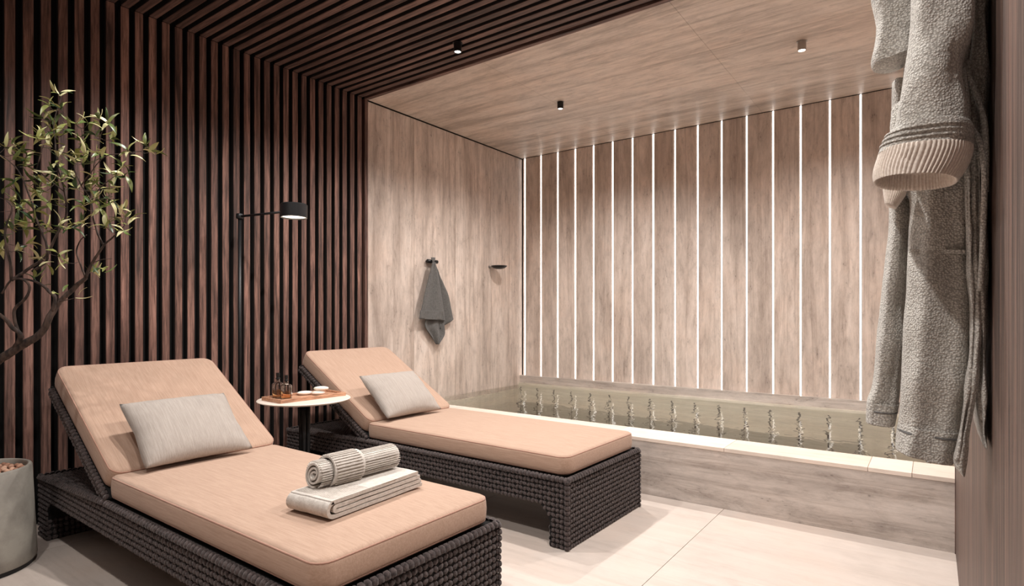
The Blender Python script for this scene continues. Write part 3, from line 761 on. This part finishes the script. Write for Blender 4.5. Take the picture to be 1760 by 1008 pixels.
# leaves
def leaf_mesh(k):
    vs = []; fs = []; n = 7; L = .066; W_ = .0066+.0016*k
    for i in range(n+1):
        f = i/n; wd = W_*(sin(pi*min(1, f*.93+.05)**.8))+.0004; z = .006*sin(f*pi)*(1 if k else -1)-.010*f*f*k
        vs += [(L*f, -wd, z+.0025), (L*f, 0, z), (L*f, wd, z+.0025)]
    for i in range(n):
        a = i*3; fs += [(a, a+3, a+4, a+1), (a+1, a+4, a+5, a+2)]
    me = bpy.data.meshes.new('leaf'); me.from_pydata(vs, [], fs); me.materials.append(M['leaf']); me.polygons.foreach_set('use_smooth', [True]*len(me.polygons)); return me
lms = [leaf_mesh(k) for k in range(3)]
CL = [(103,166),(86,184),(106,190),(92,215),(76,205),(76,236),(88,232),(110,230),(132,215),(150,215),(172,206),(186,214),(190,240),(65,240),(140,245),(165,235),(150,265),(168,266),(222,262),(250,250),(256,262),(208,290),(214,304),(193,300),(32,262),(45,270),(22,275),(40,287),(8,255),(95,295),(130,275),(140,282),(100,270),(90,254),(55,310),(25,312),(75,330),(85,318),(105,310),(125,305),(152,310),(163,320),(176,325),(190,320),(135,325),(60,330),(35,350),(15,345),(30,362),(60,365),(85,350),(110,350),(145,355),(163,345),(170,357),(185,345),(206,362),(216,375),(10,393),(25,388),(40,395),(60,383),(80,395),(100,390),(120,393),(145,385),(184,392),(212,398),(5,430),(25,432),(45,420),(66,450),(100,440),(118,452),(156,468),(168,468),(58,480),(85,484),(100,500),(132,513),(0,172)]
tw = bmesh.new(); nleaf = 0
from mathutils import Euler
tvs = []; tfs = []
for (u, v) in CL:
    c = TP(u, v, rnd.uniform(-.07, .07)); near = min(allpts, key=lambda p: (p-c).length)
    d = (c-near); ln = d.length
    d = d.normalized() if ln > .003 else Vector((.3, .1, 1)).normalized()
    d = (d+Vector((.15, 0, .6))).normalized()
    mid = near.lerp(c, .5)+Vector((0, 0, -.006)); tip = c+d*.012
    a_, b_ = tube(catmull([near, mid, c, tip], 3), .0011, 5)
    off = len(tvs); tvs += a_; tfs += [tuple(i+off for i in f) for f in b_]
    m = 4 if nleaf < 290 else 3
    for q in range(m):
        az = q*pi*2/m+rnd.uniform(-.5, .5); side = d.orthogonal().normalized(); side.rotate(Matrix.Rotation(az, 3, d))
        dirn = (d*rnd.uniform(.25, 1.0)+side*rnd.uniform(.5, 1.0)).normalized()
        st_ = c.lerp(tip, q/m) if ln > 0 else c
        up = (d*.6+Vector((0, 0, .5))).normalized(); zz = (up-dirn*up.dot(dirn)).normalized(); yy_ = zz.cross(dirn)
        o = bpy.data.objects.new('leaf', lms[rnd.randrange(3)]); C.objects.link(o); o.parent = pt
        s = rnd.uniform(.62, 1.05)
        o.matrix_local = Matrix.Translation(st_) @ Matrix((dirn, yy_, zz)).transposed().to_4x4() @ Matrix.Scale(s, 4)
        nleaf += 1
        if nleaf >= 298: break
    if nleaf >= 298: break
fvs = []; ffs = []
for q in range(210):
    (u, v) = CL[rnd.randrange(len(CL))]
    if v < 230 and rnd.random() < .75: continue
    c = TP(u+rnd.uniform(-13, 13), v+rnd.uniform(-12, 12), rnd.uniform(-.09, .09))
    dirn = Vector((rnd.uniform(-1, 1), rnd.uniform(-1, 1), rnd.uniform(-.1, 1.1))).normalized()
    up = Vector((rnd.uniform(-.4, .4), rnd.uniform(-.4, .4), 1)); zz = (up-dirn*up.dot(dirn)).normalized(); yy_ = zz.cross(dirn)
    mt = Matrix.Translation(c) @ Matrix((dirn, yy_, zz)).transposed().to_4x4() @ Matrix.Scale(rnd.uniform(.6, 1.0), 4)
    me = lms[q % 3]; off = len(fvs)
    fvs += [mt @ w_.co for w_ in me.vertices]; ffs += [tuple(i_+off for i_ in p_.vertices) for p_ in me.polygons]
mesh_obj('foliage', fvs, ffs, 'leaf_mixed', pt, True)['kind'] = 'stuff'
mesh_obj('twigs', tvs, tfs, 'bark', pt, True)['kind'] = 'stuff'

# ------------------------------------------------------------------ bathrobe on the right wall
rb = tag(empty('bathrobe', (0, 0, 0)), 'thick grey terry bathrobe with ribbed cuffs hanging on the walnut wall at right', 'bathrobe')
def cloth(name, rows, yc, yd, mat='robe', nseg=64, k=10, folds=(), rib=0, fuzz=.0025, capb=True, inner=None, parent=None, pw=.8, seed=0, yrow=None):
    """closed soft volume; rows are (uL,vL,uR,vR) on plane Y=yc; yd is the half thickness in Y (front is -Y)"""
    n = len(rows)
    Ls = catmull([atY(a, b, yc) for a, b, c, d in rows], k); Rs = catmull([atY(c, d, yc) for a, b, c, d in rows], k)
    m = len(Ls); rings = []
    for i in range(m):
        f = i/(m-1); ce = (Ls[i]+Rs[i])/2; hv = (Rs[i]-Ls[i])/2
        D = yd(f) if callable(yd) else yd
        ring = []
        for j in range(nseg):
            a = 2*pi*j/nseg; ca, sa = cos(a), sin(a)
            x = math.copysign(abs(ca)**pw, ca); y = math.copysign(abs(sa)**pw, sa)
            amp = 1.0
            for (fn, fa, ph, tw_) in folds: amp += fa*sin(fn*a+ph+tw_*f)*(1-abs(ca)**6)
            if rib: amp += .06*(abs(sin(rib*a/2))-.5)
            p = ce+hv*x+Vector((0, y*D*amp, 0))
            if rib: p += hv*x*.03*(abs(sin(rib*a/2))-.5)
            q = p*26+Vector((seed, 0, 0))
            nz = noise.noise(q*.5)*.010*(0 if rib else 1)+noise.noise(p*60)*fuzz*.5+noise.noise(p*240)*fuzz*.35
            nrm = (hv.normalized()*ca+Vector((0, sa, 0))).normalized()
            ring.append(p+nrm*nz*(abs(sa)*.7+.3))
        rings.append(ring)
    if inner:
        for s, up in inner:
            last = rings[m-1]; ce = sum(last, Vector())/nseg
            rings.append([ce+(p-ce)*s+Vector((0, 0, up)) for p in last])
    vs, fs = loft(rings)
    return mesh_obj(name, vs, fs, mat, parent or rb, True)
# back of the robe against the wall
cloth('back_panel', [(1668,-150,1696,-150),(1664,-40,1698,-40),(1664,0,1698,0),(1660,100,1698,100),(1658,200,1698,200),(1662,300,1697,300),(1668,400,1697,400),(1672,500,1696,500),(1674,600,1694,600),(1675,700,1694,700),(1686,758,1694,758)], 1.47, .09, folds=((5, .12, 0, 2), (3, .1, 1, 1)), seed=2)
# right front with lapel
cloth('front_panel', [(1560,-150,1670,-150),(1556,-60,1672,-60),(1552,150,1672,150),(1550,300,1672,300),(1562,350,1669,350),(1560,430,1672,430),(1557,500,1674,500),(1551,600,1668,600),(1546,700,1655,700),(1541,745,1648,762),(1540,768,1640,797)], 1.44, .055, folds=((3, .12, .5, 1.5), (7, .06, 0, 3)), nseg=96, k=12, seed=5)
cloth('hem_band', [(1544,725,1651,742),(1541,748,1645,768),(1540,768,1640,797)], 1.44, .0585, folds=((3, .12, 1.7, .3), (7, .06, 2.4, .6)), nseg=96, k=8, seed=5)
# left front, hanging beside
cloth('front_panel', [(1535,150,1570,150),(1530,330,1568,330),(1527,400,1564,400),(1515,500,1558,500),(1505,600,1553,600),(1499,660,1548,660),(1489,690,1545,690),(1489,722,1540,730)], 1.50, .05, folds=((3, .15, .5, 1.5),), seed=9)
cloth('hem_band', [(1490,688,1546,694),(1488,705,1543,712),(1488,723,1540,731)], 1.50, .054, seed=9, k=6)
cloth('hem_stitch', [(1543,733,1650,751),(1542,736,1650,754)], 1.44, .0592, folds=((3, .12, 1.9, .3), (7, .06, 2.6, .6)), nseg=96, k=3, seed=5, mat='towel_grey')
cloth('hem_stitch', [(1488.5,700,1544,706),(1488.5,702.5,1544,708.5)], 1.50, .055, seed=9, k=3, mat='towel_grey')
# lapel strips at the front edge
cloth('lapel', [(1655,110,1668,110),(1654,200,1684,200),(1656,320,1686,320),(1662,450,1686,450),(1668,560,1688,560),(1664,640,1682,640),(1655,700,1676,700),(1644,760,1668,745),(1640,796,1662,790),(1655,817,1657,818)], 1.385, .018, folds=((4, .2, 0, 2),), seed=3)
cloth('lapel', [(1650,105,1660,105),(1653,160,1668,160),(1661,300,1669,300),(1664,430,1671,430),(1668,540,1676,540),(1662,640,1672,640),(1650,730,1658,730),(1642,790,1648,790)], 1.375, .014, nseg=32, seed=4)
cloth('lapel', [(1678,260,1686,260),(1680,420,1690,420),(1686,560,1692,560),(1688,700,1695,700),(1688,735,1693,735),(1692,757,1694,757)], 1.385, .016, nseg=32, seed=6)
# pocket with seam
cloth('pocket', [(1563,428,1660,430),(1561,434,1660,437)], 1.392, .006, nseg=32, k=6, seed=2, fuzz=.0015)
# large sleeve
cloth('sleeve', [(1590,-150,1668,-150),(1572,-60,1676,-60),(1566,0,1674,0),(1562,60,1670,60),(1556,105,1656,105),(1549,150,1657,150),(1541,200,1663,195),(1534,240,1668,222)], 1.29, .062, folds=((2, .12, .5, 2), (3, .10, 2, -2), (5, .04, 0, 3)), nseg=110, k=14, pw=.9, seed=1)
cuff = cloth('cuff_band', [(1531,229,1668,212),(1526,237,1672,217),(1520,245,1674,224),(1517,254,1675,234),(1513,262,1673,246),(1510,270,1672,257)], 1.285, .074, nseg=110, k=8, pw=.9, seed=1, inner=((.92, 0),))
for off in (10, 19, 28):
    u0, v0 = 1526-off*.45, 229+off; u1, v1 = 1674, 211+off
    cloth('cuff_stitch', [(u0-1, v0, u1+.5, v1), (u0-1.5, v0+2.6, u1+.5, v1+2.6)], 1.285, .0775, nseg=110, k=4, pw=.9, seed=1, fuzz=.001, parent=cuff)
cloth('cuff_rib', [(1511,266,1673,252),(1508,276,1671,266),(1503,292,1663,286),(1501,306,1654,300),(1503,317,1645,311)], 1.285, lambda f: .076+.010*f, 'rib', nseg=330, k=6, rib=66, fuzz=.0004, pw=.9, inner=((.965, .001), (.93, .006), (.90, .03)), seed=1)
# second sleeve peeking out below and upper left
cloth('cuff_rib', [(1516,312,1562,316),(1518,330,1556,336),(1521,352,1540,358)], 1.42, .028, 'rib', nseg=160, k=8, rib=40, fuzz=.0004, seed=1)
cloth('sleeve', [(1530,-150,1610,-150),(1505,-50,1590,-50),(1497,0,1580,-6),(1500,20,1578,14),(1505,48,1575,40),(1502,80,1572,70),(1497,108,1570,92),(1500,119,1568,97)], 1.40, .045, folds=((3, .15, 1, 2),), nseg=90, k=12, seed=11)
cloth('sleeve', [(1546,176,1570,176),(1535,190,1570,190),(1533,205,1568,205),(1530,235,1566,235),(1525,262,1562,262)], 1.38, .03, nseg=48, seed=12)
# belt: thick cord straps looping at the side
def belt(pts, wd, y0):
    P3 = catmull([atY(u, v, y0+dy) for u, v, dy in pts], 8); rings = []
    for i, p in enumerate(P3):
        d = (P3[min(i+1, len(P3)-1)]-P3[max(i-1, 0)]).normalized(); sd = d.cross(Vector((0, 1, 0))).normalized()
        rings.append([p+sd*wd*cos(a)+Vector((0, 1, 0))*.007*sin(a)+Vector((0,0,1))*noise.noise(p*200)*.001 for a in [2*pi*j/14 for j in range(14)]])
    vs, fs = loft(rings); return vs, fs
vs, fs = belt([(1652,108,.02),(1658,140,0),(1663,190,-.01),(1664,240,.0),(1660,290,.03)], .004, 1.33); mesh_obj('belt', vs, fs, 'robe', rb, True)
vs, fs = belt([(1650,108,.02),(1666,135,0),(1680,170,0),(1692,210,0),(1695,260,.02),(1694,330,.03)], .0045, 1.34); mesh_obj('belt', vs, fs, 'robe', rb, True)
vs, fs = belt([(1672,222,0),(1684,245,-.01),(1690,275,-.01),(1692,320,0),(1689,420,.01),(1685,500,.02)], .0045, 1.33); mesh_obj('belt', vs, fs, 'robe', rb, True)
# gathered top above the frame and its hook
cloth('collar', [(1625,-240,1665,-240),(1600,-215,1690,-215),(1560,-170,1697,-170),(1540,-130,1697,-130)], 1.44, .05, nseg=48, seed=8, k=8)
rh = tag(empty('robe_hook', (XR, 1.44, 2.0)), 'black wall peg above the frame that holds the bathrobe', 'hook')
vs, fs = tube([(0, 0, -.02), (-.055, 0, -.015), (-.06, 0, .0)], .008, 12); mesh_obj('peg', vs, fs, 'black', rh, True)
